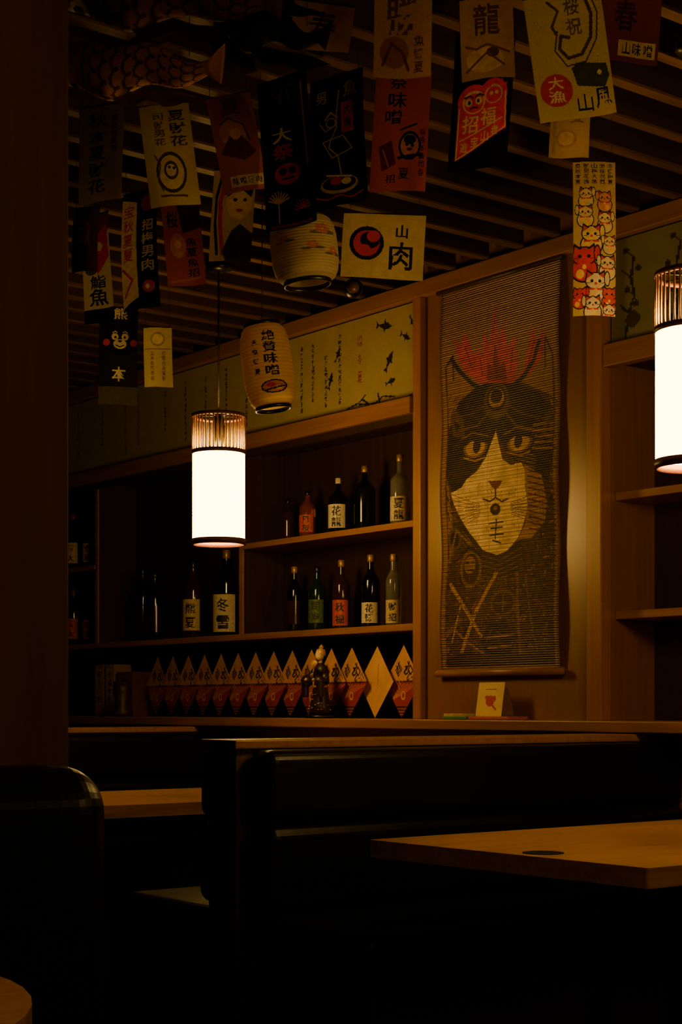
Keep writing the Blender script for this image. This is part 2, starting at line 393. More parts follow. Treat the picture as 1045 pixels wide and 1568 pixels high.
# gorget, armour plates, cords, discs and the small masked attendant lower down
P([(713,796),(726,816),(747,843),(768,851),(783,845),(802,828),(814,848),(790,884),(750,886),(710,854),(702,812)],D2)
for k in range(6): L([(714,812+k*9),(742,850+k*8),(772,860+k*7),(806,840+k*9)],.0035,(126,88,50))
for y in range(740,1015,8):
    L([(843,y),(856,y+2)],.004,D1)
    if y>860: L([(786,y),(836,y+3)],.0025,D1)
E(728,872,17,30,(132,95,54));E(728,872,13,24,D2);E(726,866,9,14,(160,116,66));L([(720,862),(724,862)],.006,D1);L([(729,862),(733,862)],.006,D1);L([(722,874),(731,874)],.005,D1);L([(714,848),(726,838),(742,850)],.012,D1)
E(780,926,20,20,(116,82,46));E(780,926,16,16,D2);L([(768,926),(792,926)],.005,(126,90,50));L([(780,912),(780,940)],.005,(126,90,50));E(702,826,11,18,(105,76,44));E(702,826,7,12,D1)
L([(696,896),(722,935),(752,985)],.013,(200,150,88)); L([(768,878),(740,935),(715,1000)],.013,(200,150,88))
L([(800,880),(806,1010)],.011,(136,98,56));L([(700,962),(724,985),(760,1012)],.008,LT);L([(812,880),(830,1000)],.006,(126,90,52))
L([(692,860),(705,812),(728,835)],.008,(136,98,56)); L([(690,975),(715,950)],.016,(126,90,52)); L([(716,920),(700,985)],.006,(200,150,88))
P([(745,985),(760,955),(785,950),(800,985),(790,1010),(755,1010)],D1);L([(752,980),(795,975)],.006,LT);L([(756,995),(792,992)],.006,LT)
P([(690,1012),(720,1000),(790,1008),(856,998),(856,1024),(690,1024)],D2)
for k in range(260):
    x=R.uniform(690,854); y=R.uniform(855,1012); L([(x,y),(x+R.uniform(-7,7),y+R.uniform(4,10))],.0025,R.choice([D1,D2,(126,90,52)]))
cv.a*=(0.72+.45*cv.n)[:,:,None]
for k in range(0,530,5): cv.a[k,:,:]*=.5; cv.a[min(529,k+1),:,:]*=.8
rr=np.random.rand(530)[:,None,None]; cv.a*=(.80+.34*rr)
for xx in (38,96,154,200): cv.a[:,xx:xx+1,:]*=.6
cv.a[:,:4,:]*=.4; cv.a[:,-4:,:]*=.4
m=CM(); m.grid(cv,lambda u,t:(-4.609+u*.623,-.014-.010*np.sin(t*9)**2,2.655-t*1.445)); sc=m.done('hanging_scroll_painting',M_scroll,False)
b=B('scroll_rods'); b.tube((-4.625,-.018,2.65),(-3.97,-.018,2.65),.011,M_dark,12); b.tube((-4.63,-.02,1.207),(-3.965,-.02,1.207),.013,M_trimx,12)
b.done(sc)

# ------------------------------------------------------------ lamps
def lamp(x,y,zb,shade=M_shade,watts=9):
    b=B('pendant_lamp'); c=(x,y,zb); r=.097
    b.lathe([(r-.004,0),(r+.003,0),(r+.003,.022),(r-.004,.022),(r-.004,0)],c,M_rim,48)
    b.lathe([(r,.022),(r,.335)],c,shade,64)
    b.lathe([(r-.004,.335),(r+.003,.335),(r+.003,.349),(r-.004,.349),(r-.004,.335)],c,M_rim,48)
    for k in range(40):
        a=2*math.pi*k/40; px,py=x+r*math.cos(a),y+r*math.sin(a)
        b.tube((px,py,zb+.345),(px,py,zb+.475),.0028,M_bamboo,6)
    b.lathe([(r-.004,.470),(r+.003,.470),(r+.003,.483),(r-.004,.483),(r-.004,.470)],c,M_rim,48)
    for k in range(3):
        a=math.pi*k/3; b.tube((x-r*math.cos(a),y-r*math.sin(a),zb+.477),(x+r*math.cos(a),y+r*math.sin(a),zb+.477),.003,M_black,6)
    b.lathe([(0,.36),(.018,.365),(.022,.40),(.022,.46),(.012,.49),(0,.50)],c,M_black,16)
    b.tube((x,y,zb+.49),(x,y,2.715),.004,M_cord,8)
    b.lathe([(0,2.716-zb),(.045,2.716-zb),(.05,2.70-zb),(.02,2.69-zb),(0,2.69-zb)],c,M_black,20)
    o=b.done()
    ld=bpy.data.lights.new('bulb','POINT'); ld.energy=watts; ld.color=(1,.6,.155); ld.shadow_soft_size=.03
    lo=bpy.data.objects.new('bulb',ld); lo.location=(x,y,zb+.15); COL.objects.link(lo); lo.parent=o
    return o
lamp(-5.008,-.762,1.68,M_shade,6); lamp(-2.614,-.948,1.669,M_shade,8); lamp(-.2,-.95,1.67); lamp(-1.75,-3.78,1.67,M_shade2,3); lamp(.95,-3.2,1.67,M_shade2,6)  # last pendant is unseen, added behind the camera as fill for banner fronts

# ------------------------------------------------------------ booth benches and tables
def booth(xc,y0,y1,left=True,right=True):
    b=B('booth_bench')
    b.box((xc-.065,y0,0),(xc+.065,y1,.972),M_column,.003)
    b.box((xc-.085,y0-.015,.97),(xc+.085,y1,.994),M_trimx,.004)
    for sgn,on in ((1,right),(-1,left)):
        if not on: continue
        def bx(a0,a1,z0,z1,mt,bev,yy0=y0+.03):
            lo,hi=sorted((xc+sgn*a0,xc+sgn*a1)); b.box((lo,yy0,z0),(hi,y1-.005,z1),mt,bev,6 if bev>.01 else 1)
        bx(.066,.17,.775,.968,M_leather,.035); bx(.066,.175,.545,.770,M_leather,.035)
        bx(.10,.60,.40,.535,M_leather,.04); bx(.067,.57,.0,.399,M_dark,.004,y0+.05)
    return b.done()
booth(-3.6,-1.69,-.004); booth(-6.2,-1.69,-.004); booth(-8.8,-1.69,-.004,left=False); booth(-1.3,-1.69,-.004)
def rtable(name,x0,x1,y0,y1,mt,rad=.01,px=None,grommet=None):
    b=B(name); t=bmesh.new(); pts=[]
    if isinstance(rad,float): rad=[rad]*4
    for (cx,cy,a),rr in zip(((x1,y1,0),(x0,y1,90),(x0,y0,180),(x1,y0,270)),rad):
        sx=-1 if cx==x1 else 1; sy=-1 if cy==y1 else 1
        for k in range(13):
            an=math.radians(a+90*k/12); pts.append((cx+sx*rr+rr*math.cos(an),cy+sy*rr+rr*math.sin(an)))
    f=t.faces.new([t.verts.new((p[0],p[1],.707)) for p in pts])
    r=bmesh.ops.extrude_face_region(t,geom=[f]); bmesh.ops.translate(t,verts=[v for v in r['geom'] if isinstance(v,bmesh.types.BMVert)],vec=(0,0,.043))
    bmesh.ops.recalc_face_normals(t,faces=t.faces); b.merge(t,mt)
    xc,yc=(x0+x1)/2,(y0+y1)/2
    if px: xc=px
    b.box((xc-.05,yc-.05,.03),(xc+.05,yc+.05,.707),M_black,.005); b.box((xc-.2,yc-.3,0),(xc+.2,yc+.3,.03),M_black,.008)
    b.box((xc-.15,yc-.3,.68),(xc+.15,yc+.3,.706),M_black)
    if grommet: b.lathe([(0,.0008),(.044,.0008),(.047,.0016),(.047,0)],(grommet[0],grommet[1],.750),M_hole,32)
    return b.done()
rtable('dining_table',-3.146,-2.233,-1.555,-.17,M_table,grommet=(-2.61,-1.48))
rtable('dining_table',-5.6,-4.76,-1.5,-.17,M_table)
rtable('dining_table',-2.0,-1.395,-4.6,-3.203,M_table,[.46,.05,.05,.05],-1.6)

b=B('wooden_column'); b.box((-2.75,-3.35,0),(-2.35,-2.825,2.716),M_column,.004); b.box((-2.77,-3.36,0),(-2.346,-2.815,.1),M_dark,.004); b.done()
b=B('booth_bench')
b.box((-2.335,-4.6,.44),(-2.12,-2.862,.992),M_leather,.07,10)
b.box((-2.2,-4.6,.36),(-1.85,-2.88,.50),M_leather,.04,6); b.box((-2.33,-4.6,0),(-1.88,-2.9,.37),M_dark,.004); b.done()

# ------------------------------------------------------------ bottles
def bottle(x,y,z,h,r,glass,label=M_label,cap=M_capg,name='sake_bottle',neck=.28,lab=(.12,.48),shoulder=.62):
    b=B(name); rn=h*.043
    pr=[(0,.004),(r*.8,.0),(r,.01),(r,h*shoulder)]
    for k in range(1,7):
        t=k/6; pr.append((rn+(r-rn)*(.5+.5*math.cos(math.pi*t)),h*(shoulder+(1-neck*.65-shoulder)*t)))
    pr+=[(rn,h*.93)]
    b.lathe(pr,(x,y,z),glass,24)
    b.lathe([(rn+.001,h*.90),(rn+.002,h*.905),(rn+.002,h*.995),(rn,h),(0,h)],(x,y,z),cap,16)
    fa=math.radians(-52)
    b.lathe([(r+.0008,h*lab[0]),(r+.0008,h*lab[1])],(x,y,z),label,18,a0=fa-1.15,a1=fa+1.0)
    R=random.Random(int(x*1000)); n=3
    if KK and label not in (G_dark,G_brown):
        lh=h*(lab[1]-lab[0]); cs=min(lh*.42,r*1.0); i0=b.mi(M_ink)
        for j in range(2):
            M=KM[R.choice(KK)][::4,::4]; nn=M.shape[0]
            zc=h*lab[1]-lh*(.28+.46*j)
            for a in range(nn):
                for c_ in range(nn):
                    if not M[a,c_]: continue
                    an0=fa+(c_/nn-.5)*cs/r; an1=fa+((c_+1)/nn-.5)*cs/r; zt=z+zc+cs*(.5-a/nn); zb=z+zc+cs*(.5-(a+1)/nn); rr_=r+.0015
                    v=[b.bm.verts.new((x+rr_*math.cos(an),y+rr_*math.sin(an),zz)) for an,zz in ((an0,zb),(an1,zb),(an1,zt),(an0,zt))]
                    f=b.bm.faces.new(v); f.material_index=i0
    return b.done()
z1,z2=1.8055,1.4055
bottle(-5.742,.09,z1,.185,.033,G_brown,G_brown,M_black,'liquor_bottle',.25)
bottle(-5.584,.08,z1,.205,.036,G_amber,M_labelr,M_black,'whisky_bottle',.2)
bottle(-5.369,.08,z1,.235,.042,G_dark,M_labelw,M_labelw,'sake_bottle',.28,(.1,.52))
bottle(-5.191,.08,z1,.265,.044,G_dark,G_dark,M_capg)
bottle(-4.966,.08,z1,.285,.040,G_clear,M_label,M_capg,'whisky_bottle',.35,(.06,.40))
bottle(-5.679,.08,z2,.285,.034,G_dark,G_brown,M_capg)
bottle(-5.515,.08,z2,.275,.038,G_green,M_labelg,M_black)
bottle(-5.347,.08,z2,.290,.038,G_brown,M_labelr,M_capg,'plum_wine_bottle',.3,(.05,.42))
bottle(-5.152,.08,z2,.298,.038,G_dark,M_labelw,M_capg,'sake_bottle',.28,(.06,.34))
bottle(-5.006,.08,z2,.290,.032,G_clear,M_label,M_capg,'shochu_bottle',.3,(.04,.36))
bottle(-6.984,.1,z2,.37,.048,G_dark,G_brown,M_black)
bottle(-6.835,.08,z2,.34,.045,G_dark,G_brown,M_black)
bottle(-6.505,.09,z2,.37,.05,G_brown,M_label,M_black,'sake_bottle',.28,(.1,.5))
bottle(-6.222,.09,z2,.40,.062,G_dark,M_labelw,M_capg,'sake_bottle',.28,(.05,.48))
bottle(-7.66,.08,z2,.3,.04,G_dark,M_labelr,M_capr); bottle(-7.50,.09,z2,.27,.038,G_brown,M_labelr,M_capr)
bottle(-7.66,.08,z1,.3,.04,G_dark,M_label,M_capr); bottle(-7.50,.09,z1,.27,.038,G_dark,M_label,M_capr)
z3=1.4075
bottle(-3.25,.11,z3,.3,.038,G_dark,M_labelr,M_capr); bottle(-3.05,.11,z3,.28,.036,G_brown,M_labelw,M_capg)
bottle(-3.0,.11,1.8075,.3,.038,G_dark,M_label,M_capg); bottle(-3.2,.1,1.0355,.28,.038,G_brown,M_labelr,M_capr)

# ------------------------------------------------------------ row of diamond-shaped gift envelopes
m=CM(); X=-4.899; i=0
while X>-6.8:
    cv=Cv(64,64,(225,166,110),.10)
    RD=(160,46,32)
    cv.put(cv.X+cv.Y>1.0,RD)
    for k in range(9): cv.l(.98-.1*k,.1*k+.08,.5-.02*k,.98,.007,(215,140,88))
    cv.l(0,1,1,0,.018,(80,38,26))
    for k in range(5): cv.l(.12,.55+.07*k,.5,.50+.09*k,.008,(225,166,106))
    cv.p([(.66,1),(1,.66),(1,1)],(80,28,18))
    for k in range(4): cv.l(.66+.08*k,1,1,.66+.08*k,.008,(160,92,52))
    cv.g(.50,.20,.32,.32,K,'祝'); cv.g(.76,.13,.18,.2,K,'酒'); cv.g(.2,.45,.24,.24,K,'福')
    cv.e(.72,.66,.09,.09,(220,160,95)).e(.72,.66,.05,.05,RD)
    if i==1: cv=Cv(40,40,(232,178,118),.1); cv.l(.3,.2,.6,.5,.01,(120,80,50)).l(.35,.65,.5,.8,.01,(120,80,50))
    s=.205; rt=math.sqrt(.5)*s; zc=1.0365+rt; ang=math.radians(-22)
    def fn(u,t,X=X,zc=zc,ang=ang):
        a=(u-t)*rt; z=zc+rt*(1-(u+t)); 
        lean=.045*(z-1.036)
        return (X+a*math.cos(ang),.03+a*math.sin(ang)*.4+lean+0*u,z)
    m.grid(cv,fn); X-=(.165 if i<2 else .138); i+=1
m.done('gift_envelope_row',M_paper,False)

def gift(name,x0,x1,y0,y1,z0,h,rgb,ink=K):
    cv=Cv(24,64,rgb,.1); cv.r(.15,.08,.85,.92,tuple(min(255,int(c*1.12)) for c in rgb)); cv.col(.5,.12,.75,.5,ink,int(abs(x0)*100),4,.06); cv.e(.5,.84,.2,.05,R_)
    side=Cv(4,4,tuple(int(c*.8) for c in rgb),.1)
    m=CM()
    m.grid(cv,lambda u,t:(x0+u*(x1-x0),y0+0*u,z0+h-t*h))
    m.grid(side,lambda u,t:(x1+0*u,y0+u*(y1-y0),z0+h-t*h)); m.grid(side,lambda u,t:(x0+0*u,y0+u*(y1-y0),z0+h-t*h))
    m.grid(side,lambda u,t:(x0+u*(x1-x0),y1+0*u,z0+h-t*h)); m.grid(side,lambda u,t:(x0+u*(x1-x0),y0+t*(y1-y0),z0+h+0*u)); m.grid(side,lambda u,t:(x0+u*(x1-x0),y0+t*(y1-y0),z0+0*u))
    return m.done(name,M_paper,False)
gift('sake_gift_box',-7.32,-7.24,.02,.12,1.036,.26,(165,128,90))
gift('sake_gift_box',-7.215,-7.13,.02,.12,1.036,.26,(175,135,96))
gift('sake_gift_box',-7.10,-6.95,.02,.14,1.036,.22,(120,70,48))
b=B('candle_holder'); b.lathe([(0,0),(.05,0),(.055,.02),(.03,.05),(.045,.12),(.04,.17),(0,.17)],(-6.86,-.09,1.0355),M_dark,20); b.done()

# figurine
b=B('kimono_figurine'); fxx,fy,fz=-5.27,-.09,1.0355
M_k1=plain('figurine_kimono',(40,26,24),0.4,0,0.6,140); M_gold=plain('figurine_gold',(190,145,65),0.45,0.2,0.3,120); M_face=plain('figurine_face',(225,190,130),0.5,0,0.05,20)
b.lathe([(0,0),(.062,0),(.062,.012),(0,.014)],(fxx,fy,fz),M_black,24)
b.lathe([(0,.013),(.055,.013),(.048,.05),(.038,.10),(.032,.14),(.036,.17),(.04,.195),(.026,.215),(.012,.225),(0,.228)],(fxx,fy,fz),M_k1,28,1,.8)
b.lathe([(.0345,.125),(.036,.128),(.036,.155),(.0345,.158)],(fxx,fy,fz),M_gold,24,1,.82)
for sg in (-1,1):
    b.tube((fxx+sg*.034,fy,fz+.195),(fxx+sg*.056,fy-.02,fz+.145),.014,M_k1,12,.02)
    b.tube((fxx+sg*.056,fy-.02,fz+.147),(fxx+sg*.03,fy-.05,fz+.155),.019,M_k1,12,.022)
    b.box((fxx+sg*.05-.016,fy-.05,fz+.085),(fxx+sg*.05+.016,fy-.03,fz+.15),M_k1,.006,2)
    b.lathe([(0,-.008),(.007,0),(0,.008)],(fxx+sg*.026,fy-.055,fz+.157),M_face,10)
b.tube((fxx,fy,fz+.22),(fxx,fy,fz+.238),.008,M_face,10)
b.lathe([(0,-.023),(.011,-.020),(.018,-.008),(.019,.005),(.013,.019),(0,.024)],(fxx,fy-.004,fz+.256),M_face,18,.9,1)
b.lathe([(.019,-.004),(.022,.006),(.018,.022),(0,.03)],(fxx,fy+.003,fz+.258),M_gold,18,1,1)
b.lathe([(0,-.01),(.012,0),(0,.012)],(fxx,fy+.006,fz+.29),M_gold,12)
for sg in (-1,1): b.lathe([(0,-.0015),(.002,0),(0,.0015)],(fxx+sg*.006+.012,fy-.0185,fz+.258),M_ink,6)
b.tube((fxx+.02,fy-.06,fz+.15),(fxx+.045,fy-.066,fz+.205),.002,M_gold,6)
for k in range(7):
    a=-.7+k*.23; b.tube((fxx+.045,fy-.066,fz+.2),(fxx+.045+.035*math.sin(a),fy-.066,fz+.2+.035*math.cos(a)),.0035,M_gold,5)
for k in range(22):
    a=random.uniform(-2.6,.4); zz=random.uniform(.03,.11); rr=.053-(zz-.03)*.16
    b.lathe([(0,-.003),(.005,0),(0,.003)],(fxx+rr*math.cos(a),fy+rr*.8*math.sin(a),fz+zz),M_gold,8)
b.done()
cv=Cv(44,46,(235,205,145),.06); cv.e(.5,.55,.17,.16,(190,50,40)).e(.36,.45,.07,.06,(190,50,40)).e(.66,.48,.06,.09,(190,50,40)).l(.5,.6,.75,.8,.03,(190,50,40)).l(.3,.2,.7,.2,.012,(120,80,60))
m=CM(); m.grid(cv,lambda u,t:(-4.345+u*.135,-.085+.02*(1-t),1.048+.122*(1-t))); 
m.grid(Cv(3,3,(200,170,120)),lambda u,t:(-4.345+u*.135,-.05+.03*t,1.048+.1*(1-t))); m.done('souvenir_card',M_paper,False)
b=B('flat_box'); M_or=plain('orange_card',(190,85,45),0.5); b.box((-4.335,-.13,1.0355),(-4.13,-.03,1.047),M_or,.002); b.done()
b=B('flat_box'); M_gn=plain('green_card',(70,130,60),0.5); b.box((-4.475,-.13,1.0355),(-4.345,-.04,1.047),M_gn,.002); b.box((-4.47,-.128,1.047),(-4.352,-.045,1.057),M_label,.001); b.done()

# ------------------------------------------------------------ hanging posters / flags
def hang(name,x,y,z,w,h,yaw,roll,cv,curl=.008,cords=True):
    a=math.radians(52+yaw); ca,sa=math.cos(a),math.sin(a); r=math.radians(roll); cr,sr=math.cos(r),math.sin(r)
    ph=random.uniform(0,6)
    f=(.78+.34*cv.n)[:,:,None]; cv.a=cv.a*f
    sp=np.random.rand(cv.H,cv.W)<.012; cv.a[sp]*=.5
    def fn(u,t):
        lx=(u-.5)*w; lz=(.5-t)*h
        X=lx*cr+lz*sr; Z=-lx*sr+lz*cr
        d=curl*np.sin(u*4+ph)*(.3+t)+curl*1.3*np.sin(t*3+ph)
        return (x+X*ca-d*sa,y+X*sa+d*ca,z+Z)
    m=CM(); m.grid(cv,fn)
    e=[fn(np.array([uu]),np.array([0.0])) for uu in (0.,1.)]
    e=[Vector([float(k[0]) for k in p]) for p in e]
    m.rod(e[0],e[1],.0022,(40,28,20))
    if cords:
        for uu in (.08,.92):
            p=e[0].lerp(e[1],uu); m.rod(p,(p.x,p.y,2.718),.0008,(60,45,30))
    return m.done(name,M_paint)
def C(w,h,bg,var=.12):
    W=100; return Cv(W,max(30,min(320,int(W*h/w))),bg,var)

c=C(.125,.263,(165,145,102)); c.col(.42,.06,.92,.42,K,1,5); c.col(.8,.1,.5,.13,K,30,5); hang('hanging_banner',-3.782,-1.955,2.548,.13,.263,-15,-1,c)
c=C(.132,.27,(222,196,114)); c.col(.72,.06,.44,.34,(60,50,35),3,3); c.col(.35,.08,.42,.22,(90,70,45),8,4)
c.e(.5,.68,.3,.2,(70,60,40)).e(.5,.68,.25,.165,(222,196,114)).e(.5,.66,.14,.09,(70,60,40)).e(.5,.66,.1,.06,(222,196,114)).e(.47,.63,.03,.015,K).e(.56,.64,.03,.015,K).pl([(.2,.5),(.3,.6),(.22,.75),(.3,.85)],.015,(90,70,45)).l(.25,.9,.75,.91,.02,(90,70,45))
hang('hanging_banner',-3.669,-1.81,2.543,.132,.27,0,-7,c)
c=C(.115,.255,(192,102,58)); c.e(.45,.4,.3,.14,(210,144,86)).p([(.1,.6),(.5,.35),(.9,.62),(.6,.7)],(100,42,28)).e(.5,.42,.12,.06,(225,175,120)).pl([(.2,.3),(.4,.25),(.7,.33),(.8,.5)],.02,(90,40,28)).r(.2,.84,.95,.95,C_)
for k,ch in enumerate('味噌酒肉'): c.g(.32+.17*k,.895,.13,.07,K,ch)
c.g(.5,.13,.45,.18,DR,3); hang('hanging_banner',-3.476,-1.726,2.54,.115,.255,0,-11,c)
c=C(.15,.38,K); c.g(.55,.1,.45,.13,(110,90,58),5).g(.4,.37,.38,.1,W_,'大').g(.4,.48,.38,.1,R_,'祭').e(.45,.63,.24,.07,R_).e(.36,.61,.07,.025,K).e(.54,.61,.07,.025,K).l(.35,.66,.55,.66,.02,K).r(.84,.05,.88,.6,Y_)
for k in range(9):
    a=-1.2+.3*k; c.l(.25,.82,.25+.2*math.sin(a),.82-.08*math.cos(a),.012,(190,158,92)); c.l(.7,.88,.7+.16*math.sin(a*1.3),.88-.06*math.cos(a*1.3),.010,(170,55,40))
c.l(.25,.82,.25,.95,.014,(190,158,92)); c.r(.1,.97,.9,.99,(120,40,30)); hang('hanging_banner',-3.357,-1.654,2.50,.155,.38,-35,-3,c)
c=C(.165,.34,K); LN=(195,168,100); c.pl([(.55,.12),(.5,.3),(.5,.4),(.38,.5),(.35,.55),(.5,.62),(.55,.8)],.010,LN).pl([(.2,.35),(.3,.42),(.5,.38)],.009,LN).pl([(.25,.5),(.6,.47),(.75,.58),(.4,.63),(.25,.5)],.009,LN).e(.4,.36,.09,.04,LN).e(.4,.36,.07,.03,K).pl([(.3,.33),(.4,.28),(.52,.33)],.014,LN).r(.58,.22,.8,.45,(180,44,30)).g(.69,.28,.15,.08,K,'大').g(.69,.38,.15,.08,K,'漁')
c.e(.5,.84,.32,.07,LN).e(.5,.83,.28,.055,K).e(.45,.81,.1,.03,R_).e(.62,.82,.08,.025,W_).l(.3,.76,.7,.79,.014,W_).g(.75,.12,.25,.12,(170,150,100),'魚').g(.22,.15,.2,.1,(170,150,100),'男').pl([(.1,.92),(.3,.95),(.5,.92),(.7,.95),(.9,.92)],.012,R_); hang('hanging_banner',-3.236,-1.581,2.513,.175,.32,-42,1,c)
c=C(.14,.318,(235,100,54),.14); c.g(.42,.1,.3,.12,K,'祭').g(.42,.25,.34,.13,K,'味').g(.36,.39,.3,.12,K,'噌').e(.68,.63,.2,.12,K).e(.68,.63,.16,.095,(240,148,76)).e(.68,.58,.11,.04,K).e(.63,.62,.03,.015,K).e(.73,.63,.03,.015,K).e(.68,.66,.05,.015,DR).l(.5,.73,.9,.7,.03,K).p([(.12,.64),(.35,.58),(.45,.78),(.2,.84)],DR).l(.2,.66,.32,.8,.012,(220,130,65)).col(.9,.48,.88,.1,K,70,6)
c.l(.5,.5,.78,.45,.018,K).g(.6,.86,.2,.09,K,44).g(.36,.9,.18,.07,K,45); hang('hanging_banner',-3.10,-1.489,2.52,.14,.312,-5,3,c)
c=C(.13,.2,(226,170,94),.2); c.g(.5,.3,.62,.42,(110,70,40),'勝').col(.78,.5,.95,.18,(100,60,35),24,3).e(.35,.7,.25,.18,(160,100,55)).pl([(.15,.85),(.3,.6),(.5,.7),(.6,.9)],.025,(110,60,35)); hang('hanging_banner',-2.791,-1.743,2.60,.13,.2,-5,1,c)
c=C(.145,.33,K); RB=(232,40,24)
c.p([(.1,.5),(.9,.38),(.94,.72),(.1,.93)],RB).e(.36,.50,.27,.13,RB).e(.68,.46,.24,.12,RB)
c.e(.36,.50,.19,.085,C_).e(.36,.505,.165,.07,RB).e(.27,.50,.06,.028,C_).e(.44,.49,.06,.028,C_).e(.28,.50,.025,.014,K).e(.43,.49,.025,.014,K).pl([(.2,.465),(.28,.45),(.34,.465)],.014,K).pl([(.38,.46),(.45,.44),(.51,.455)],.014,K).pl([(.3,.545),(.36,.535),(.42,.54)],.012,K)
c.e(.69,.455,.15,.07,C_).e(.69,.46,.13,.058,RB).p([(.56,.41),(.57,.36),(.65,.40)],RB).p([(.74,.39),(.83,.345),(.83,.41)],RB).e(.65,.45,.03,.014,C_).e(.74,.445,.03,.014,C_)
for k,ch in enumerate('招福'): c.g(.32+.3*k,.66-.045*k,.26,.13,C_,ch)
c.pl([(.16,.78),(.86,.64)],.010,C_); 
for k in range(4): c.g(.24+.17*k,.83-.035*k,.13,.075,C_,'進宝山春'[k])
c.pl([(.12,.54),(.12,.915),(.92,.71),(.89,.45)],.010,C_); c.g(.5,.2,.5,.15,(80,70,55),'祭')
hang('hanging_banner',-2.80,-1.495,2.507,.15,.325,-22,3,c)
c=C(.12,.19,(205,158,92),.2); c.g(.5,.28,.5,.4,(90,60,35),'龍').e(.45,.78,.35,.15,(215,176,112)).e(.6,.7,.12,.06,(90,60,35)).pl([(.1,.9),(.3,.8),(.5,.7),(.8,.85)],.02,(110,75,45)).pl([(.1,.6),(.3,.65),(.5,.6),(.9,.7)],.02,(110,75,45)); hang('hanging_banner',-2.674,-1.593,2.585,.12,.19,-8,-2,c)
c=C(.165,.28,(218,196,124),.12); c.pl([(.78,.05),(.84,.2),(.8,.38),(.66,.5),(.48,.52),(.38,.44),(.42,.34),(.52,.36)],.022,(80,65,40)).pl([(.86,.06),(.92,.2),(.87,.4),(.7,.56),(.45,.58),(.32,.45),(.38,.3)],.010,(80,65,40)).pl([(.3,.06),(.42,.14),(.32,.26),(.36,.32)],.018,(90,70,45)).col(.6,.04,.36,.2,(110,90,55),31,2).e(.27,.76,.21,.13,R_).g(.27,.70,.2,.1,W_,'大').g(.27,.81,.22,.1,W_,'漁')
c.p([(.5,.6),(.6,.56),(.95,.6),(.97,.7),(.9,.78),(.55,.74)],(60,68,46)).e(.85,.66,.03,.02,W_).g(.62,.88,.2,.14,K,'山').g(.86,.86,.2,.16,K,'風'); hang('hanging_banner',-2.524,-1.483,2.526,.17,.275,-8,-8,c)
c=C(.094,.145,(225,190,88)); c.g(.68,.25,.35,.25,(150,120,55),22).e(.42,.65,.26,.16,(190,155,70)).e(.42,.65,.2,.12,(225,190,88)).r(.08,.08,.16,.92,(195,160,75)); hang('hanging_banner',-2.734,-1.264,2.471,.094,.145,0,4,c)
c=C(.115,.43,(200,174,110)); 
for k in range(5): c.col(.12+.19*k,.01,.15,.13,(60,45,30),k*9,4)
WN=(208,192,156)
def neko(cx,cy,s,body=WN,fl=1):
    O=(30,22,18)
    c.e(cx,cy+.045*s,.17*s,.045*s,O).e(cx,cy+.045*s,.15*s,.039*s,body); c.e(cx,cy,.15*s,.034*s,O).e(cx,cy,.133*s,.029*s,body)
    for q_ in (-1,1):
        c.p([(cx+q_*.145*s,cy-.008*s),(cx+q_*.125*s,cy-.045*s),(cx+q_*.03*s,cy-.026*s)],O).p([(cx+q_*.125*s,cy-.01*s),(cx+q_*.115*s,cy-.034*s),(cx+q_*.05*s,cy-.022*s)],(190,60,40))
        c.e(cx+q_*.055*s,cy,.022*s,.006*s,K); c.l(cx+q_*.07*s,cy+.008*s,cx+q_*.12*s,cy+.006*s,.006,O)
    c.e(cx,cy+.009*s,.018*s,.005*s,R_).r(cx-.11*s,cy+.026*s,cx+.11*s,cy+.033*s,R_).e(cx,cy+.036*s,.025*s,.008*s,Y_)
    c.e(cx+fl*.16*s,cy-.01*s,.045*s,.03*s,O).e(cx+fl*.16*s,cy-.01*s,.032*s,.024*s,body); c.e(cx-fl*.05*s,cy+.06*s,.05*s,.016*s,Y_)
for (a,d,s,bd,fl) in ((.3,.21,1.1,WN,1),(.74,.235,1.1,(200,140,90),-1),(.28,.33,1.2,WN,-1),(.74,.37,1.15,WN,1),(.42,.475,1.6,(215,190,135),1),(.85,.52,1.0,WN,-1),(.25,.62,1.9,R_,1),(.8,.66,1.3,WN,-1),(.52,.78,1.7,WN,1),(.15,.86,1.1,R_,1),(.85,.86,1.2,(190,70,45),1),(.45,.92,1.3,WN,-1),(.85,.96,1.1,WN,1)): neko(a,d,s,bd,fl)
hang('maneki_neko_banner',-3.114,-.775,2.379,.118,.43,0,0,c)
c=C(.14,.11,(222,166,92),.2); c.g(.5,.45,.45,.6,(80,50,30),'寿'); hang('hanging_banner',-2.965,-1.84,2.645,.14,.11,0,8,c,.006,False)
c=C(.135,.155,(135,56,36),.2); c.g(.4,.35,.4,.45,(60,30,22),'春').r(.3,.7,.95,.92,C_)
for k,ch in enumerate('山味噌'): c.g(.44+.19*k,.81,.15,.17,K,ch)
hang('hanging_banner',-2.509,-1.301,2.63,.135,.155,0,3,c)
c=C(.1,.32,W_); c.p([(0,0),(1,0),(1,.15),(.6,.3),(.1,.35),(0,.3)],DR).p([(.3,.25),(.9,.1),(.95,.4),(.5,.55)],R_).e(.6,.3,.12,.04,W_).e(.3,.5,.2,.05,GR).g(.5,.62,.5,.12,K,'鮨').g(.5,.76,.6,.16,K,'魚').r(0,.87,1,1,K); hang('hanging_banner',-4.316,-1.663,2.404,.125,.32,-45,1,c)
c=C(.13,.35,K); c.p([(0,.05),(.45,.1),(.5,.9),(0,.98)],(228,200,150)).col(.22,.1,.6,.32,R_,41,4).col(.75,.25,.7,.3,(205,182,138),45,4).pl([(.05,.65),(.35,.75),(.1,.88)],.03,R_).e(.75,.82,.15,.05,(190,62,40)).e(.72,.82,.05,.02,W_).e(.75,.12,.2,.07,(130,42,30)); hang('hanging_banner',-4.148,-1.611,2.433,.145,.35,-40,0,c)
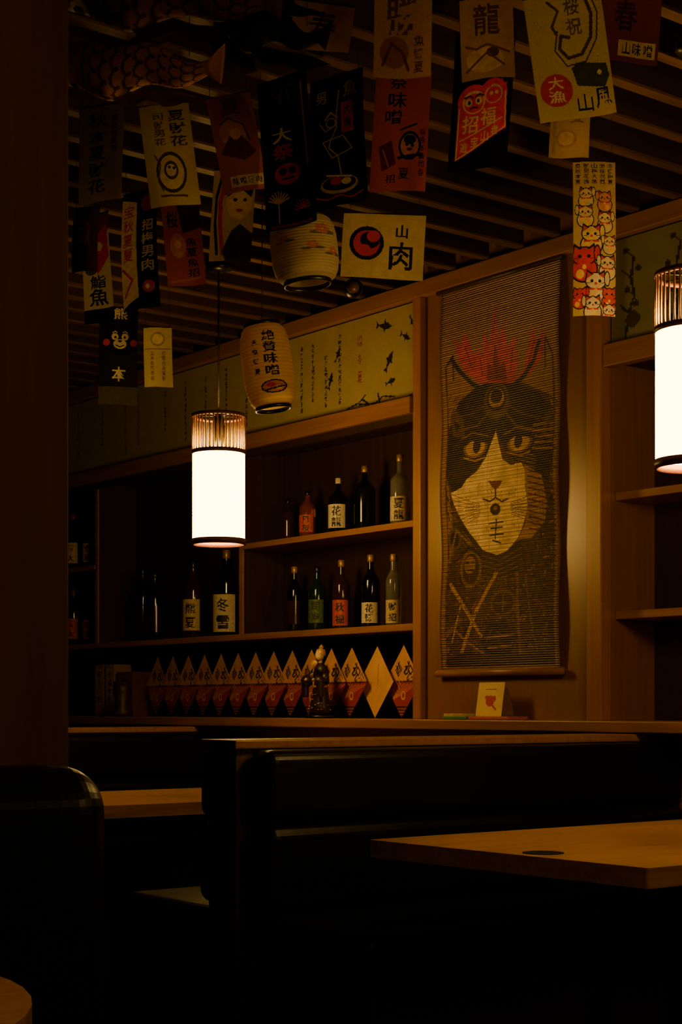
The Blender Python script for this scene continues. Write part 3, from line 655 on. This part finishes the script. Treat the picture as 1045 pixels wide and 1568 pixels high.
c=C(.115,.24,(162,70,45)); c.p([(.4,0),(1,.0),(1,.3),(.5,.35)],(60,26,20)).e(.35,.5,.2,.15,(185,112,66)).e(.35,.48,.08,.05,(215,164,108)).col(.7,.4,.9,.3,K,51,4).l(.1,.95,.9,.9,.02,(170,105,60)).g(.25,.18,.3,.2,K,'桜'); hang('hanging_banner',-4.155,-1.458,2.477,.115,.24,0,-5,c)
c=C(.125,.26,(215,182,110)); c.pl([(.2,.08),(.1,.3),(.1,.6),(.18,.92)],.035,K).pl([(.28,.12),(.2,.35),(.22,.6),(.32,.92)],.05,R_).e(.65,.35,.3,.2,(235,198,112)).p([(.36,.3),(.4,.12),(.75,.08),(.96,.2),(.92,.3),(.65,.2)],K).e(.55,.33,.05,.02,K).e(.78,.33,.04,.02,K).e(.66,.45,.08,.02,R_).p([(.3,.9),(.5,.68),(.7,.6),(1,.7),(1,1),(.4,1)],(50,60,40)).p([(.7,.15),(.95,.06),(.9,.2)],R_); hang('hanging_banner',-3.898,-1.454,2.505,.125,.27,-5,3,c)
c=Cv(130,102,(222,198,140),.06); c.e(.3,.47,.21,.26,K).e(.3,.47,.16,.2,(210,42,28)).e(.34,.42,.12,.13,K).e(.38,.36,.08,.09,(210,42,28)).e(.26,.55,.09,.06,(210,42,28)).g(.72,.27,.14,.2,K,'山').g(.72,.64,.28,.42,K,'肉'); hang('hanging_banner',-3.861,-.918,2.501,.255,.195,-8,4,c)
c=C(.128,.325,(30,27,24)); c.g(.55,.07,.35,.12,W_,'熊').e(.55,.36,.42,.14,(14,12,11)).e(.3,.23,.09,.04,(14,12,11)).e(.8,.23,.09,.04,(14,12,11)).e(.42,.31,.09,.035,W_).e(.68,.31,.09,.035,W_).e(.43,.315,.03,.013,K).e(.67,.315,.03,.013,K).e(.55,.385,.17,.05,W_).e(.55,.355,.05,.012,K).e(.2,.37,.09,.035,R_).e(.9,.37,.09,.035,R_).pl([(.45,.395),(.55,.415),(.65,.395)],.012,K).pl([(.36,.27),(.42,.255),(.47,.265)],.012,W_).pl([(.62,.265),(.68,.255),(.74,.27)],.012,W_)
c.g(.53,.69,.36,.15,W_,'本').r(0,.82,1,1,(78,72,50)); hang('bear_mascot_banner',-4.80,-1.309,2.271,.13,.33,0,1,c)
c=C(.095,.205,(205,188,125)); c.e(.5,.2,.25,.12,(150,130,80)).e(.5,.2,.2,.09,(205,190,135)); c.col(.3,.4,.9,.13,(130,80,60),81,6); c.col(.7,.4,.9,.13,(130,80,60),91,6); c.l(.05,.37,.95,.37,.012,(120,90,50)); hang('hanging_banner',-4.803,-1.149,2.288,.097,.205,0,-1,c)
c=C(.08,.19,(80,38,28)); c.g(.5,.4,.5,.4,(140,70,42),71); hang('hanging_banner',-4.16,-1.789,2.435,.085,.19,-20,1,c)
c=C(.12,.15,(130,84,52),.2); c.g(.35,.5,.4,.6,(45,28,20),'風').g(.75,.4,.3,.4,(45,28,20),'祭'); hang('hanging_banner',-3.93,-2.13,2.625,.13,.13,-12,-4,c,.006,False)

# ------------------------------------------------------------ carp streamer kites
def carp(x,y,z,L_,rad,yaw,tilt,base,scale_c):
    W,H=120,64
    cv=Cv(W,H,base,.2)
    for i in range(3,13):
        for j in range(8):
            cx=.08+i*.066; cy=(j+.5*(i%2))/8+.03
            cv.e(cx,cy,.036,.062,scale_c); cv.e(cx+.008,cy,.030,.050,base)
    cv.r(0,0,.03,1,W_); cv.e(.13,.25,.045,.11,W_);cv.e(.13,.25,.025,.06,K);cv.e(.13,.75,.045,.11,W_);cv.e(.13,.75,.025,.06,K); cv.r(.2,0,.215,1,scale_c)
    M=Matrix.Translation((x,y,z))@Matrix.Rotation(math.radians(yaw),4,'Z')@Matrix.Rotation(math.radians(tilt),4,'Y')
    A=np.array(M)
    def fn(u,t):
        r=rad*np.interp(u,[0,.1,.35,.7,.85,.92,1],[.62,.85,1,.62,.35,.3,.75])
        fl=np.interp(u,[0,.8,1],[.8,.7,.2]); an=t*2*np.pi
        lx=(u-.5)*L_; ly=r*np.cos(an)*fl; lz=r*np.sin(an)+.012*np.sin(u*14)
        P=np.stack([lx,ly,lz,np.ones_like(lx)]); Q=A@P
        return (Q[0],Q[1],Q[2])
    m=CM(); m.grid(cv,fn)
    fc=Cv(14,8,scale_c,.2)
    for (u0,sg) in ((.38,1),(.55,-1),(.3,-1)):
        def fin(u,t,u0=u0,sg=sg):
            lx=(u0-.5)*L_+u*.09+t*.05; lz=sg*(rad*.85+t*.035*(1-u*.6)); ly=.01*np.sin(u*5)*t
            P=np.stack([lx,ly,lz,np.ones_like(lx)]); Q=A@P; return (Q[0],Q[1],Q[2])
        m.grid(fc,fin)
    p=M@Vector((-L_*.45,0,rad*.5)); m.rod(p,(p.x,p.y,2.718),.001,(60,45,30)); p=M@Vector((L_*.3,0,rad*.5)); m.rod(p,(p.x,p.y,2.718),.001,(60,45,30))
    m.done('carp_streamer',M_paint)
carp(-3.289,-2.135,2.576,.42,.062,37,6,(225,160,92),(105,64,36))
carp(-2.977,-2.25,2.61,.5,.07,52,4,(130,78,46),(55,34,24))
carp(-2.86,-2.06,2.545,.26,.045,42,14,(36,26,20),(18,13,10))

# ------------------------------------------------------------ paper lanterns
def lantern(x,y,z,r,h,tilt,base,art,name):
    W,H=140,132; cv=Cv(W,H,base,.05); art(cv)
    for k in range(0,H,6): cv.a[k,:,:]*=.78
    M=Matrix.Translation((x,y,z))@Matrix.Rotation(math.radians(52),4,'Z')@Matrix.Rotation(math.radians(tilt),4,'Y')
    A=np.array(M)
    def fn(u,t):
        rr=r*np.interp(t,[0,.05,.15,.3,.5,.7,.85,.95,1],[.70,.84,.94,.99,1,.99,.94,.84,.70])+.0010*np.abs(np.sin(t*math.pi*22))
        an=u*2*np.pi+np.pi/2
        P=np.stack([rr*np.cos(an),rr*np.sin(an),(.5-t)*h,np.ones_like(u)]); Q=A@P
        return (Q[0],Q[1],Q[2])
    m=CM(); m.grid(cv,fn); o=m.done(name,M_lant)
    b=B('rims')
    for z0,z1 in ((-.5*h-.010,-.5*h+.003),(.5*h-.003,.5*h+.010)):
        b.lathe([(r*.66,z0),(r*.72,z0),(r*.72,z1),(r*.66,z1),(r*.66,z0)],(0,0,0),M_black,32)
    b.box((-.004,-r*.68,.5*h+.0),(.004,r*.68,.5*h+.006),M_black)
    b.bm.transform(M)
    p=M@Vector((0,0,.5*h)); b.tube(p,(p.x,p.y,2.717),.0015,M_cord,6)
    b.done(o)
def art_fl(c):
    for (cx,cy,s) in ((.60,.3,1.1),(.54,.55,.8),(.66,.62,.8),(.4,.4,.6)):
        c.e(cx+.03,cy+.05,.045*s,.03*s,(110,120,75)).e(cx-.03,cy+.06,.035*s,.025*s,(110,120,75))
        for k in range(5): c.e(cx+.022*s*math.cos(k*1.257),cy+.045*s*math.sin(k*1.257),.018*s,.035*s,(222,130,110))
        c.e(cx,cy,.01,.02,Y_)
def art_kj(c):
    for i,ch in enumerate('絶賛味噌'): c.g(.53,.17+.145*i,.085,.13,K,ch)
    for i,yy in enumerate((.24,.36,.48,.6)): c.g(.435,yy,.04,.07,(60,40,20),i+23)
    c.e(.53,.8,.09,.08,K).e(.53,.8,.078,.065,(205,140,50)).e(.51,.78,.03,.03,R_).e(.56,.82,.02,.02,W_).l(.47,.84,.6,.8,.008,K)
lantern(-3.69,-1.349,2.375,.095,.18,-6,(220,200,158),art_fl,'paper_lantern')
lantern(-4.325,-1.025,2.192,.083,.265,-8,(245,210,92),art_kj,'paper_lantern')

b=B('ceiling_spotlight'); 
b.lathe([(0,-.034),(.018,-.029),(.03,-.016),(.034,0),(.03,.016),(.018,.029),(0,.034)],(-4.31,-.68,2.50),M_black,24)
b.lathe([(.0,0),(.02,.001),(.022,.004),(.0,.006)],(-4.31+.026,-.68-.022,2.50-.005),M_capg,16,mat=Matrix.Rotation(math.radians(80),4,Vector((.6,.8,0))))  # gold disc paints the glint on the ball's camera side
b.tube((-4.31,-.68,2.53),(-4.31,-.68,2.717),.006,M_black,8); b.done()

# ------------------------------------------------------------ world and camera
w=bpy.data.worlds.new('World'); scene.world=w; w.use_nodes=True
w.node_tree.nodes['Background'].inputs['Color'].default_value=(1,.6,.35,1); w.node_tree.nodes['Background'].inputs['Strength'].default_value=.001
cd=bpy.data.cameras.new('camera'); cam=bpy.data.objects.new('camera',cd); COL.objects.link(cam)
cam.location=(0,-4.1,1.08); cam.rotation_euler=(math.radians(90),0,math.radians(52))
cd.sensor_fit='VERTICAL'; cd.sensor_height=36; cd.lens=57.03; cd.shift_y=.1907; cd.clip_start=.02
scene.camera=cam
